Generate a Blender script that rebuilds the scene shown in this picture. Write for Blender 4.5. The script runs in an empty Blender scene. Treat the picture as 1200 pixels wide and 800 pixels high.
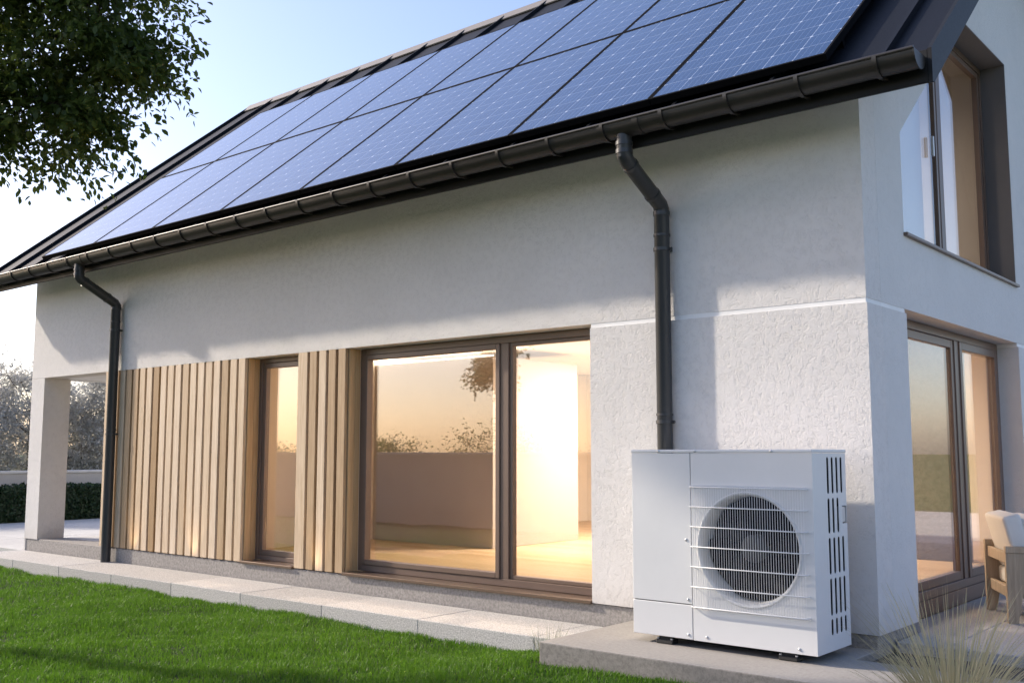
import bpy, bmesh, math, random
import numpy as np
from mathutils import Vector, Matrix
from mathutils.geometry import tessellate_polygon

random.seed(7); RNG = np.random.default_rng(11)
S = bpy.context.scene
COL = S.collection
T40 = math.tan(math.radians(40.0))

# ------------------------------------------------------------------ materials
class NT:
    def __init__(s, name):
        s.m = bpy.data.materials.new(name); s.m.use_nodes = True
        s.t = s.m.node_tree; s.t.nodes.clear()
        s.out = s.t.nodes.new('ShaderNodeOutputMaterial')
    def n(s, typ, **kw):
        nd = s.t.nodes.new('ShaderNode' + typ)
        for k, v in kw.items():
            if k.startswith('i_'):
                key = k[2:]
                key = int(key) if key.isdigit() else key.replace('_', ' ')
                inp = nd.inputs[key]
                if hasattr(v, 'is_output'): s.t.links.new(v, inp)
                else: inp.default_value = v
            else: setattr(nd, k, v)
        return nd
    def link(s, a, b): s.t.links.new(a, b)
    def math(s, op, a, b=0.0, c=0.0):
        nd = s.t.nodes.new('ShaderNodeMath'); nd.operation = op
        for i, v in enumerate((a, b, c)):
            if hasattr(v, 'is_output'): s.t.links.new(v, nd.inputs[i])
            else: nd.inputs[i].default_value = v
        return nd.outputs[0]
    def coord(s, scale=(1, 1, 1), kind='Object', loc=(0, 0, 0), rot=(0, 0, 0)):
        tc = s.n('TexCoord'); mp = s.n('Mapping')
        mp.inputs['Scale'].default_value = scale; mp.inputs['Location'].default_value = loc
        mp.inputs['Rotation'].default_value = rot
        s.link(tc.outputs[kind], mp.inputs['Vector']); return mp.outputs[0]
    def noise(s, vec, scale, detail=4, rough=.55, dist=0.0):
        nd = s.n('TexNoise'); s.link(vec, nd.inputs['Vector'])
        nd.inputs['Scale'].default_value = scale; nd.inputs['Detail'].default_value = detail
        nd.inputs['Roughness'].default_value = rough; nd.inputs['Distortion'].default_value = dist
        return nd.outputs['Fac']
    def ramp(s, fac, stops):
        nd = s.n('ValToRGB'); e = nd.color_ramp.elements
        while len(e) < len(stops): e.new(0.5)
        for i, (p, c) in enumerate(stops):
            e[i].position = p
            e[i].color = (c, c, c, 1) if isinstance(c, (int, float)) else (*c[:3], 1)
        s.link(fac, nd.inputs['Fac']); return nd.outputs['Color']
    def mix(s, fac, a, b, mode='MIX'):
        nd = s.n('Mix', data_type='RGBA', blend_type=mode)
        for key, v in ((0, fac), (6, a), (7, b)):
            if hasattr(v, 'is_output'): s.link(v, nd.inputs[key])
            else: nd.inputs[key].default_value = v if key == 0 else (*v[:3], 1)
        return nd.outputs[2]
    def bump(s, h, strength=.3, dist=.01, prev=None):
        nd = s.n('Bump'); nd.inputs['Strength'].default_value = strength
        nd.inputs['Distance'].default_value = dist; s.link(h, nd.inputs['Height'])
        if prev is not None: s.link(prev, nd.inputs['Normal'])
        return nd.outputs[0]
    def pbr(s, color, rough=.6, metal=0.0, normal=None, spec=.5, **kw):
        b = s.n('BsdfPrincipled')
        for key, v in (('Base Color', color), ('Roughness', rough), ('Metallic', metal), ('Specular IOR Level', spec)):
            if hasattr(v, 'is_output'): s.link(v, b.inputs[key])
            else: b.inputs[key].default_value = (*v[:3], 1) if key == 'Base Color' else v
        if normal is not None: s.link(normal, b.inputs['Normal'])
        for k, v in kw.items(): b.inputs[k.replace('_', ' ')].default_value = v
        s.link(b.outputs[0], s.out.inputs['Surface']); return b

def m_plaster(name, col, strokes=1.0):
    t = NT(name); v = t.coord()
    big = t.noise(v, 1.1, 5, .6)
    c = t.mix(t.ramp(big, [(.3, 0.0), (.75, 1.0)]), [x * .94 for x in col], [min(1, x * 1.03) for x in col])
    # worm-like trowel strokes: the contour band of a distorted noise, broken up by a second one
    vs = t.coord(scale=(1, 1, .55)); w = t.noise(vs, 27, 2, .5, 1.1)
    band = t.ramp(w, [(.44, 0.0), (.48, 1.0), (.51, 1.0), (.55, 0.0)])
    w2 = t.noise(t.coord(scale=(1, 1, .6), loc=(3, 7, 1)), 40, 2, .5, .9)
    band2 = t.ramp(w2, [(.45, 0.0), (.485, 1.0), (.505, 1.0), (.54, 0.0)])
    msk = t.ramp(t.noise(v, 15, 4, .65), [(.43, 0.0), (.58, 1.0)])
    h = t.math('MULTIPLY', t.math('MAXIMUM', band, band2), msk)
    fine = t.noise(v, 210, 4, .7)
    mid = t.noise(v, 46, 4, .65)
    hh = t.math('ADD', t.math('MULTIPLY', h, -1.1 * strokes), t.math('ADD', t.math('MULTIPLY', fine, .55), t.math('MULTIPLY', mid, .8)))
    nrm = t.bump(hh, .47, .006)
    c = t.mix(t.math('MULTIPLY', h, .20 * strokes), c, [x * .7 for x in col])
    geo = t.n('NewGeometry'); sz = t.n('SeparateXYZ'); t.link(geo.outputs['Position'], sz.inputs[0])
    low = t.ramp(t.math('ADD', t.math('MULTIPLY', sz.outputs[2], 1.6), t.math('MULTIPLY', t.noise(v, 7, 5, .7), .55)), [(.20, 1.0), (.62, 0.0)])
    c = t.mix(t.math('MULTIPLY', low, .30), c, (.40, .36, .31))
    t.pbr(c, .92, normal=nrm, spec=.2); return t.m

def m_paint(name, col, rough=.4, metal=0.0, grime=.12, bumpy=.0, spec=.5):
    t = NT(name); v = t.coord()
    n = t.noise(v, 2.3, 6, .65)
    n2 = t.noise(v, 60, 3, .6)
    c = t.mix(t.ramp(n, [(.3, 0.0), (.8, 1.0)]), [x * (1 - grime) for x in col], [min(1, x * (1 + grime * .5)) for x in col])
    r = t.math('ADD', t.math('MULTIPLY', n2, .12), rough - .06)
    nrm = t.bump(t.noise(v, 5, 2), bumpy, .01) if bumpy else None
    t.pbr(c, r, metal, nrm, spec); return t.m

def m_wood(name, c0, c1, axis='z', rough=.55, planks=None, varamt=1.0):
    t = NT(name)
    sc = {'z': (26, 26, 1.3), 'x': (1.3, 26, 26), 'y': (26, 1.3, 26)}[axis]
    g = t.n('NewGeometry')
    rnd = g.outputs['Random Per Island']
    tc = t.n('TexCoord'); mp = t.n('Mapping'); mp.inputs['Scale'].default_value = sc
    off = t.n('CombineXYZ'); 
    for i in range(3): t.link(t.math('MULTIPLY', rnd, 37.0 + 11 * i), off.inputs[i])
    add = t.n('VectorMath', operation='ADD'); t.link(tc.outputs['Object'], add.inputs[0]); t.link(off.outputs[0], add.inputs[1])
    t.link(add.outputs[0], mp.inputs['Vector']); v = mp.outputs[0]
    grain = t.noise(v, 1.6, 6, .65, .35)
    fine = t.noise(v, 6.5, 3, .6)
    f = t.math('ADD', t.math('MULTIPLY', grain, .75), t.math('MULTIPLY', fine, .25))
    c = t.mix(t.ramp(f, [(.33, 0.0), (.68, 1.0)]), c0, c1)
    tint = t.ramp(rnd, [(0, (1 - .24 * varamt, 1 - .30 * varamt, 1 - .38 * varamt)), (.5, (1, 1, 1)), (1, (1 + .10 * varamt, 1 + .14 * varamt, 1 + .22 * varamt))])
    c = t.mix(1.0, c, tint, 'MULTIPLY')
    t.pbr(c, rough, normal=t.bump(f, .18, .003), spec=.35); return t.m

def m_stone(name, col, speck=.35, sc=70, rough=.85, island=.06, bumpd=.004):
    t = NT(name); v = t.coord()
    g = t.n('NewGeometry'); rnd = g.outputs['Random Per Island']
    n = t.noise(v, sc, 3, .75); n2 = t.noise(v, sc * .28, 4, .7); n3 = t.noise(v, .9, 4, .6)
    c = t.mix(t.ramp(n, [(.32, 0.0), (.62, 1.0)]), [x * (1 - speck) for x in col], [min(1, x * (1 + speck * .35)) for x in col])
    c = t.mix(t.math('MULTIPLY', t.ramp(n2, [(.5, 0.0), (.75, 1.0)]), .35), c, [x * .72 for x in col])
    c = t.mix(t.math('MULTIPLY', t.ramp(n3, [(.42, 0.0), (.7, 1.0)]), .28), c, [x * .78 for x in col])
    k = t.math('ADD', t.math('MULTIPLY', rnd, island * 2), 1 - island)
    cc = t.n('CombineColor'); [t.link(k, cc.inputs[i]) for i in range(3)]
    c = t.mix(1.0, c, cc.outputs[0], 'MULTIPLY')
    t.pbr(c, rough, normal=t.bump(t.math('ADD', n, n2), .5, bumpd), spec=.25); return t.m

def m_leaf(name, c0, c1, trans=.35, rough=.5, tcol=None):
    t = NT(name); g = t.n('NewGeometry'); rnd = g.outputs['Random Per Island']
    v = t.coord(); n = t.noise(v, 1.4, 3)
    c = t.mix(rnd, c0, c1)
    c = t.mix(t.math('MULTIPLY', n, .5), c, [x * .7 for x in c0])
    b = t.pbr(c, rough, spec=.4)
    tr = t.n('BsdfTranslucent'); t.link(t.mix(.5, c, tcol or [min(1, x * 1.6) for x in c1]), tr.inputs['Color'])
    mx = t.n('MixShader'); mx.inputs[0].default_value = trans
    t.link(b.outputs[0], mx.inputs[1]); t.link(tr.outputs[0], mx.inputs[2])
    t.link(mx.outputs[0], t.out.inputs['Surface']); return t.m

def m_glass(name, f0=.06, tint=(.97, .97, .96)):
    t = NT(name)
    ge = t.n('NewGeometry'); dt = t.n('VectorMath', operation='DOT_PRODUCT')
    t.link(ge.outputs['Normal'], dt.inputs[0]); t.link(ge.outputs['Incoming'], dt.inputs[1])
    k = t.math('POWER', t.math('SUBTRACT', 1.0, t.math('ABSOLUTE', dt.outputs['Value'])), 5.0)
    f = t.math('ADD', t.math('MULTIPLY', k, 1 - f0), f0)      # Schlick, the same from both sides of the thin pane
    tr = t.n('BsdfTransparent'); tr.inputs['Color'].default_value = (*tint, 1)
    gl = t.n('BsdfGlossy'); gl.inputs['Roughness'].default_value = 0.0
    gl.inputs['Color'].default_value = (.95, .95, .95, 1)
    mx = t.n('MixShader'); t.link(f, mx.inputs[0]); t.link(tr.outputs[0], mx.inputs[1]); t.link(gl.outputs[0], mx.inputs[2])
    t.link(mx.outputs[0], t.out.inputs['Surface']); return t.m

def m_emit(name, col, strength):
    t = NT(name); e = t.n('Emission'); e.inputs['Color'].default_value = (*col, 1); e.inputs['Strength'].default_value = strength
    t.link(e.outputs[0], t.out.inputs['Surface']); return t.m

PW, PL = 1.502, 2.466           # a solar panel: width along the eaves, length up the slope
def m_solar(name):
    t = NT(name); tc = t.n('TexCoord'); sp = t.n('SeparateXYZ'); t.link(tc.outputs['Object'], sp.inputs[0])
    u = t.math('MULTIPLY', sp.outputs[0], 6 / (PW - .05)); v = t.math('MULTIPLY', sp.outputs[1], 10 / (PL - .05))
    u = t.math('ADD', u, -.025 * 6 / (PW - .05)); v = t.math('ADD', v, -.025 * 10 / (PL - .05))
    fu = t.math('FRACT', u); fv = t.math('FRACT', v)
    du = t.math('ABSOLUTE', t.math('SUBTRACT', fu, .5)); dv = t.math('ABSOLUTE', t.math('SUBTRACT', fv, .5))
    edge = t.math('MAXIMUM', t.math('GREATER_THAN', du, .486), t.math('GREATER_THAN', dv, .486))
    diam = t.math('GREATER_THAN', t.math('ADD', du, dv), .925)
    bus = t.math('GREATER_THAN', t.math('ABSOLUTE', t.math('SUBTRACT', t.math('FRACT', t.math('MULTIPLY', fu, 4)), .5)), .474)
    oi = t.n('ObjectInfo')
    n = t.noise(t.coord(), .8, 2)
    ri = t.n('CombineXYZ'); t.link(t.math('FLOOR', u), ri.inputs[0]); t.link(t.math('FLOOR', v), ri.inputs[1]); t.link(oi.outputs['Random'], ri.inputs[2])
    wn = t.n('TexWhiteNoise'); t.link(ri.outputs[0], wn.inputs[0])
    base = t.mix(t.math('ADD', t.math('MULTIPLY', wn.outputs[0], .35), t.math('MULTIPLY', n, .5)), (.016, .044, .115), (.028, .070, .175))
    c = t.mix(t.math('MULTIPLY', bus, .26), base, (.42, .50, .66))
    c = t.mix(t.math('MULTIPLY', edge, .42), c, (.46, .53, .68))
    c = t.mix(t.math('MULTIPLY', diam, .6), c, (.60, .66, .78))
    dust = t.noise(t.coord(), 3.0, 6, .7)
    b = t.pbr(c, t.math('ADD', t.math('MULTIPLY', dust, .10), .06), spec=.5)
    b.inputs['Coat Weight'].default_value = .2; b.inputs['Coat Roughness'].default_value = .05
    return t.m

M = {}
M['plaster'] = m_plaster('plaster', (.73, .705, .685))
M['plaster_side'] = m_plaster('plaster_side', (.71, .695, .68), .55)
M['band'] = m_paint('smooth_band', (.86, .855, .85), .6)
M['concrete'] = m_stone('plinth_concrete', (.33, .31, .29), .38, 34, island=0)
M['pad'] = m_stone('slab_concrete', (.37, .345, .315), .16, 40, island=0, bumpd=.002)
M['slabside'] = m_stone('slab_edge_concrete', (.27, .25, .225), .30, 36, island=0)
M['granite'] = m_stone('granite', (.56, .54, .515), .58, 80, island=.10)
M['tile'] = m_stone('terrace_tile', (.46, .44, .42), .4, 75, island=.05)
M['paver'] = m_stone('paver', (.55, .545, .53), .22, 60, island=.05)
M['gravel'] = m_stone('dark_gravel', (.11, .10, .09), .7, 60, island=0, bumpd=.02)
M['roof'] = m_paint('roof_metal', (.009, .0105, .015), .55, .0, .15, .04, .18)
M['trim'] = m_paint('roof_trim', (.018, .018, .019), .5, .0, .12, 0, .18)
M['gutter'] = m_paint('gutter_metal', (.027, .023, .021), .42, .0, .06)
M['pipe'] = m_paint('pipe_metal', (.036, .037, .040), .38, .0, .12)
M['frame'] = m_paint('window_frame', (.17, .115, .088), .38, .0, .1)
M['ridge'] = m_paint('ridge_metal', (.24, .215, .19), .5, .0, .1)
M['revealg'] = m_paint('grey_reveal', (.15, .14, .14), .7, .0, .08)
M['stonew'] = m_stone('grey_stone_wall', (.17, .15, .135), .3, 24, island=0)
M['sill'] = m_paint('bronze_sill', (.16, .11, .08), .35, .4, .1)
M['slat'] = m_wood('slat_wood', (.47, .335, .205), (.68, .54, .385), 'z', varamt=1.9)
M['reveal'] = m_wood('reveal_wood', (.52, .33, .16), (.66, .45, .25), 'z', varamt=.5)
M['backing'] = m_paint('cladding_backing', (.045, .027, .016), .8)
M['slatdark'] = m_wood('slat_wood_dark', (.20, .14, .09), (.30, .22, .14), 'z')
M['floor'] = m_wood('floor_wood', (.44, .31, .19), (.60, .45, .29), 'x', .38, varamt=.6)
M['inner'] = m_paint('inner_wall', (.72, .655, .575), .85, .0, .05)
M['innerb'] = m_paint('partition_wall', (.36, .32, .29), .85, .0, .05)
M['reflection_panel'] = m_paint('sky_reflection_tint', (.70, .62, .57), .9, .0, .03)  # pale tone imitating sky reflected in the upper left pane
M['innerw'] = m_paint('ceiling_paint', (.80, .75, .68), .9, .0, .04)
M['pumpw'] = m_paint('pump_casing', (.70, .70, .695), .42, .0, .045)
M['pumpside'] = m_paint('pump_side', (.70, .70, .695), .42, .0, .045)
M['wire'] = m_paint('grille_wire', (.74, .74, .74), .35, .0, .04)
M['fan'] = m_paint('fan_plastic', (.006, .006, .007), .8, .0, .1, 0, .1)
M['hub'] = m_paint('fan_hub', (.05, .05, .054), .7, .0, .1)
M['dark'] = m_paint('dark_inside', (.012, .012, .013), .8)
M['rubber'] = m_paint('rubber', (.02, .02, .02), .7)
M['screw'] = m_paint('screw', (.62, .62, .62), .35, .5)
M['cwood'] = m_wood('chair_teak', (.34, .255, .17), (.52, .41, .29), 'z', .6, varamt=.5)
M['cushion'] = m_paint('cushion_cloth', (.74, .72, .68), .95, .0, .06, .25)
M['panel'] = m_solar('solar_cells')
M['pframe'] = m_paint('panel_frame', (.006, .006, .007), .8, .0, .1, 0, .06)
M['glass'] = m_glass('window_glass', .125)
M['led'] = m_emit('led_light', (1.0, .86, .68), 7)
M['lamp'] = m_emit('lamp_light', (1.0, .86, .68), 7)
M['bark'] = m_stone('bark', (.09, .07, .055), .5, 30, island=0, bumpd=.02)
M['leaf'] = m_leaf('tree_leaf', (.040, .070, .018), (.115, .15, .034), .52, .42, (.22, .29, .05))
M['hedge'] = m_leaf('hedge_leaf', (.010, .030, .010), (.028, .062, .018), .15)
M['blossom'] = m_leaf('blossom', (.34, .34, .31), (.62, .61, .58), .35, .7)
M['grass'] = m_leaf('grass_blade', (.054, .148, .011), (.140, .278, .024), .46, .5, (.14, .30, .02))
M['tuft'] = m_leaf('dry_blade', (.36, .33, .18), (.62, .56, .36), .35, .6)
M['weed'] = m_leaf('weed_blade', (.12, .15, .07), (.26, .29, .17), .3, .6)
M['soil'] = m_stone('lawn_soil', (.018, .032, .010), .5, 30, island=0, bumpd=.02)
M['field'] = m_stone('field_grass', (.06, .11, .03), .4, 6, island=0)
M['gwall'] = m_plaster('garden_plaster', (.56, .54, .52), .4)
M['cap'] = m_paint('wall_cap', (.72, .71, .69), .7)

# ------------------------------------------------------------------ builders
ORG = {}
class MB:
    def __init__(s): s.bm = bmesh.new()
    def box(s, x0, y0, z0, x1, y1, z1, bev=0.0, seg=1):
        r = bmesh.ops.create_cube(s.bm, size=1.0)['verts']
        for v in r:
            v.co = Vector(((x0 + x1) / 2 + v.co.x * (x1 - x0), (y0 + y1) / 2 + v.co.y * (y1 - y0), (z0 + z1) / 2 + v.co.z * (z1 - z0)))
        if bev:
            es = list({e for v in r for e in v.link_edges})
            bmesh.ops.bevel(s.bm, geom=es, offset=bev, segments=seg, affect='EDGES', profile=.5)
        return s
    def prism(s, poly, vec):
        a = [s.bm.verts.new(p) for p in poly]; b = [s.bm.verts.new(Vector(p) + Vector(vec)) for p in poly]
        n = len(a); s.bm.faces.new(a); s.bm.faces.new(b[::-1])
        for i in range(n): s.bm.faces.new((a[i], b[i], b[(i + 1) % n], a[(i + 1) % n]))
        return s
    def plate(s, loops, vec):
        """outer loop and holes (3d points in one plane), given a thickness"""
        tris = tessellate_polygon([[Vector(p) for p in l] for l in loops])
        flat = [Vector(p) for l in loops for p in l]
        a = [s.bm.verts.new(p) for p in flat]; b = [s.bm.verts.new(p + Vector(vec)) for p in flat]
        for t in tris:
            try: s.bm.faces.new([a[i] for i in t]); s.bm.faces.new([b[i] for i in t][::-1])
            except ValueError: pass
        k = 0
        for l in loops:
            n = len(l)
            for i in range(n):
                s.bm.faces.new((a[k + i], a[k + (i + 1) % n], b[k + (i + 1) % n], b[k + i]))
            k += n
        return s
    def tube(s, pts, r, n=16, cap=True):
        pts = [Vector(p) for p in pts]; m = len(pts)
        rs = r if isinstance(r, (list, tuple)) else [r] * m
        rings = []; prev = None
        for i, p in enumerate(pts):
            d0 = (pts[i] - pts[i - 1]).normalized() if i else None
            d1 = (pts[i + 1] - pts[i]).normalized() if i < m - 1 else None
            d = (d0 + d1).normalized() if d0 and d1 else (d0 or d1)
            if prev is None:
                up = Vector((0, 0, 1)) if abs(d.z) < .9 else Vector((1, 0, 0))
                a = d.cross(up).normalized()
            else: a = (prev - d * prev.dot(d)).normalized()
            prev = a; b = d.cross(a).normalized()
            k = 1.0
            if d0 and d1:
                k = 1.0 / max(.5, d.dot(d0))
            ax = None
            if d0 and d1 and (d1 - d0).length > 1e-4: ax = (d1 - d0).normalized()
            ring = []
            for j in range(n):
                t = 2 * math.pi * j / n; o = (a * math.cos(t) + b * math.sin(t)) * rs[i]
                if ax is not None: o += ax * (o.dot(ax) * (k - 1))
                ring.append(s.bm.verts.new(p + o))
            rings.append(ring)
        for i in range(m - 1):
            for j in range(n): s.bm.faces.new((rings[i][j], rings[i][(j + 1) % n], rings[i + 1][(j + 1) % n], rings[i + 1][j]))
        if cap: s.bm.faces.new(rings[0][::-1]); s.bm.faces.new(rings[-1])
        return s
    def lathe(s, c, axis, prof, n=48):
        """prof: list of (distance along axis, radius)"""
        ax = Vector(axis).normalized(); a = ax.orthogonal().normalized(); b = ax.cross(a); c = Vector(c); rings = []
        for h, r in prof:
            if r < 1e-5: rings.append([s.bm.verts.new(c + ax * h)]); continue
            rings.append([s.bm.verts.new(c + ax * h + (a * math.cos(2 * math.pi * j / n) + b * math.sin(2 * math.pi * j / n)) * r) for j in range(n)])
        for p, q in zip(rings, rings[1:]):
            for j in range(n):
                k = (j + 1) % n
                if len(p) == 1 and len(q) > 1: s.bm.faces.new((p[0], q[j], q[k]))
                elif len(q) == 1 and len(p) > 1: s.bm.faces.new((p[j], p[k], q[0]))
                elif len(p) > 1: s.bm.faces.new((p[j], p[k], q[k], q[j]))
        return s
    def face(s, pts): s.bm.faces.new([s.bm.verts.new(p) for p in pts]); return s
    def build(s, name, mat, parent=None, smooth=None, recalc=True):
        if recalc: bmesh.ops.recalc_face_normals(s.bm, faces=s.bm.faces)
        org = ORG.get(parent.name, Vector((0, 0, 0))) if parent else Vector((0, 0, 0))
        if org.length: bmesh.ops.translate(s.bm, verts=s.bm.verts, vec=-org)
        me = bpy.data.meshes.new(name); s.bm.to_mesh(me); s.bm.free()
        o = bpy.data.objects.new(name, me); COL.objects.link(o); me.materials.append(M[mat] if isinstance(mat, str) else mat)
        if smooth is not None:
            me.polygons.foreach_set('use_smooth', [True] * len(me.polygons))
            me.set_sharp_from_angle(angle=math.radians(smooth))
        if parent: o.parent = parent; ORG[o.name] = org
        return o

def tag(o, label, cat, group=None):
    o['label'] = label; o['category'] = cat
    if group: o['group'] = group
    return o
def struct(o, kind='structure'): o['kind'] = kind; return o
def thing(name, loc, label, cat, group=None):
    o = bpy.data.objects.new(name, None); COL.objects.link(o); o.location = loc; o.empty_display_size = .2
    ORG[o.name] = Vector(loc); return tag(o, label, cat, group)
def npmesh(name, verts, faces_n, mat, parent=None):
    """verts: (k, n, 3): k separate n-gons / strips described by faces_n index lists"""
    k, n = verts.shape[:2]
    org = ORG.get(parent.name, Vector((0, 0, 0))) if parent else Vector((0, 0, 0))
    co = (verts.reshape(-1, 3) - np.array(org)).astype(np.float32)
    loops = []; tot = []
    for f in faces_n: tot.append(len(f))
    fl = np.concatenate([np.array(f) for f in faces_n]); base = (np.arange(k) * n)[:, None]
    li = (base + fl[None, :]).ravel().astype(np.int32)
    lt = np.tile(np.array(tot, np.int32), k); ls = np.concatenate([[0], np.cumsum(lt)[:-1]]).astype(np.int32)
    me = bpy.data.meshes.new(name); me.vertices.add(len(co)); me.vertices.foreach_set('co', co.ravel())
    me.loops.add(len(li)); me.loops.foreach_set('vertex_index', li)
    me.polygons.add(len(lt)); me.polygons.foreach_set('loop_start', ls); me.polygons.foreach_set('loop_total', lt)
    me.update(calc_edges=True); me.validate()
    me.materials.append(M[mat]); o = bpy.data.objects.new(name, me); COL.objects.link(o)
    if parent: o.parent = parent; ORG[o.name] = org
    return o

# ------------------------------------------------------------------ ground and paths
g = MB(); R = 900
g.face([(-R, -R, -.42), (R, -R, -.42), (R, R, -.42), (-R, R, -.42)])
struct(g.build('ground', 'field'))
# lawn: gently uneven sheet between the two garden walls
nx, ny = 150, 70
X = np.linspace(-20, 8.8, nx); Y = np.linspace(-8.85, -.62, ny)
def lawn_h(x, y):
    k = np.clip((x + 3.1) / 1.0, 0, 1); k = k * k * (3 - 2 * k); q = np.clip((-y - .6) / .5, 0, 1)
    return -.338 + .085 * k * q + .012 * np.sin(x * 1.7 + y * 2.3) + .010 * np.sin(x * 3.9 - y * 3.1 + 1) + .007 * np.sin(x * 7.3 + y * 9.1)
g = MB(); vv = [[g.bm.verts.new((x, y, lawn_h(x, y))) for x in X] for y in Y]
for j in range(ny - 1):
    for i in range(nx - 1): g.bm.faces.new((vv[j][i], vv[j][i + 1], vv[j + 1][i + 1], vv[j + 1][i]))
struct(g.build('lawn', 'soil', smooth=180))

# stone path with kerb-like front edge, one bevelled slab after the other
g = MB(); x = -2.03
edges = [-2.03, -2.55] + [-2.55 - 1.34 * k for k in range(1, 9)]
for a, b in zip(edges, edges[1:]):
    g.box(b + .0015, -.75, -.50, a - .0015, -.004, -.19 + random.uniform(-.002, .002), .007, 2)
struct(g.build('path', 'granite'))
# pale paving left of the house and behind it
g = MB()
xs = np.arange(-19.5, -13.30, 1.03); ysl = np.arange(-.02, 19, 1.03)
for a in xs:
    for b in ysl:
        if a + 1.02 > -13.27: x1 = -13.27
        else: x1 = a + 1.022
        g.box(a, b, -.5, x1, b + 1.022, -.192 + random.uniform(-.001, .001), .006)
for b in ysl[8:]:
    g.box(-13.262, b + .01, -.5, 9, b + 1.02, -.194, .006)
struct(g.build('paving', 'paver'))
# concrete slab carrying the heat pump
g = MB(); g.prism([(-2.07, -1.29, -.50), (2.6, -1.29, -.50), (2.6, -.42, -.50), (-.003, -.42, -.50), (-.003, -.004, -.50), (-2.07, -.004, -.50)], (0, 0, .40))
bmesh.ops.recalc_face_normals(g.bm, faces=g.bm.faces)
bmesh.ops.bevel(g.bm, geom=list(g.bm.edges), offset=.010, segments=2, affect='EDGES', profile=.5)
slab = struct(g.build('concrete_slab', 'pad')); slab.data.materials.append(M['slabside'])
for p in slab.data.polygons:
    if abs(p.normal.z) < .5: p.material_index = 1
g = MB(); g.box(.004, -.416, -.5, 2.6, .292, -.155)
struct(g.build('gravel_bed', 'gravel'))
# terrace on the gable side
g = MB()
tx = [-.19, .375, 1.58, 2.79, 4.0, 5.2, 6.4]; ty = [.30, 2.75, 5.2, 7.65, 8.95]
for a, b in zip(tx, tx[1:]):
    for c, d in zip(ty, ty[1:]):
        a2 = a
        if a < 0: a2 = .016 if (d < .8 or c > 4.2) else -.19
        if a < 0 and c < .5: g.box(.016, c, -.5, b - .004, .835, -.08, .006, 1); g.box(-.19, .84, -.5, b - .004, d - .004, -.08, .006, 1); continue
        g.box(a2 + .0, c, -.5, b - .004, d - .004, -.08, .006, 1)
struct(g.build('terrace', 'tile'))

# ------------------------------------------------------------------ the house
H = thing('house', (-6.6, 4.4, -.19), 'white plastered house with a dark metal roof, wood slat cladding and lit windows', 'house')
XL, XR, YB = -13.24, 0.0, 8.94
def roofz(y, z0): return z0 + (y + .5) * T40 if y <= 4.47 else z0 + (9.44 - y) * T40
# front wall above the openings, lower pier, porch pillar
g = MB(); g.prism([(XL, 0, 2.44), (XL, .30, 2.44), (XL, .30, roofz(.3, 3.795)), (XL, 0, roofz(0, 3.795))], (XR - XL, 0, 0))
g.build('front_wall', 'plaster', H)
g = MB(); g.box(-2.498, -.010, 0, XR + .010, .30, 2.402)
pier = g.build('corner_pier', 'plaster', H)
for b in ((-2.496, .003, 2.402, XR - .004, .29, 2.44), (-.3, .292, 2.402, XR - .004, .826, 2.44), (-.3, 4.2, 2.402, XR - .004, YB, 2.44)):
    MB().box(*b).build('groove_band', 'band', H)
g = MB(); g.box(XL, 0, -.012, -12.825, .415, 2.437); g.box(XL, .004, -.30, XL + .035, .41, -.012)
g.build('porch_pillar', 'plaster', H)
# gable wall on the terrace side
def gable_loop(x, zlo, y0, y1): 
    return [(x, y0, zlo), (x, y1, zlo), (x, y1, roofz(y1, 3.80)), (x, 4.47, roofz(4.47, 3.80)), (x, y0, roofz(y0, 3.80))]
UW = [(.872, 3.05), (4.28, 3.05), (4.28, 5.50), (2.775, 5.50), (.872, 3.904)]
g = MB(); g.plate([gable_loop(XR, 2.44, .302, YB), [(XR, y, z) for y, z in UW]], (-.30, 0, 0))
g.build('gable_wall', 'plaster_side', H)
for b in ((-.3, .301, 0, XR + .010, .826, 2.402), (-.3, 4.20, 0, XR + .010, YB, 2.402)):
    MB().box(*b).build('gable_pier', 'plaster_side', H)
g = MB(); g.plate([gable_loop(XL, 2.44, .302, YB)], (.30, 0, 0)); g.build('gable_wall', 'plaster_side', H)
g = MB(); g.box(XL, YB - .3, 2.44, XR - .3, YB - .002, 4.1); g.box(-10.9, YB - .3, 0, -.31, YB - .002, 2.44)
g.build('rear_wall', 'plaster_side', H)
# plinth under the walls and porch floor
g = MB(); g.box(-13.20, .014, -.5, -.014, .40, -.006, .006); g.build('plinth', 'concrete', H)
for b in ((-.30, .402, -.5, -.014, .826, -.006), (-.3, 4.2, -.5, -.014, YB, -.006)): MB().box(*b).build('plinth', 'concrete', H)
g = MB(); g.box(-12.80, .402, -.5, -10.95, 8.9, -.014); g.build('porch_floor', 'paver', H)
g = MB(); g.box(-12.93, .302, 2.445, -10.92, 8.6, 2.60); g.build('porch_ceiling', 'band', H)

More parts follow.
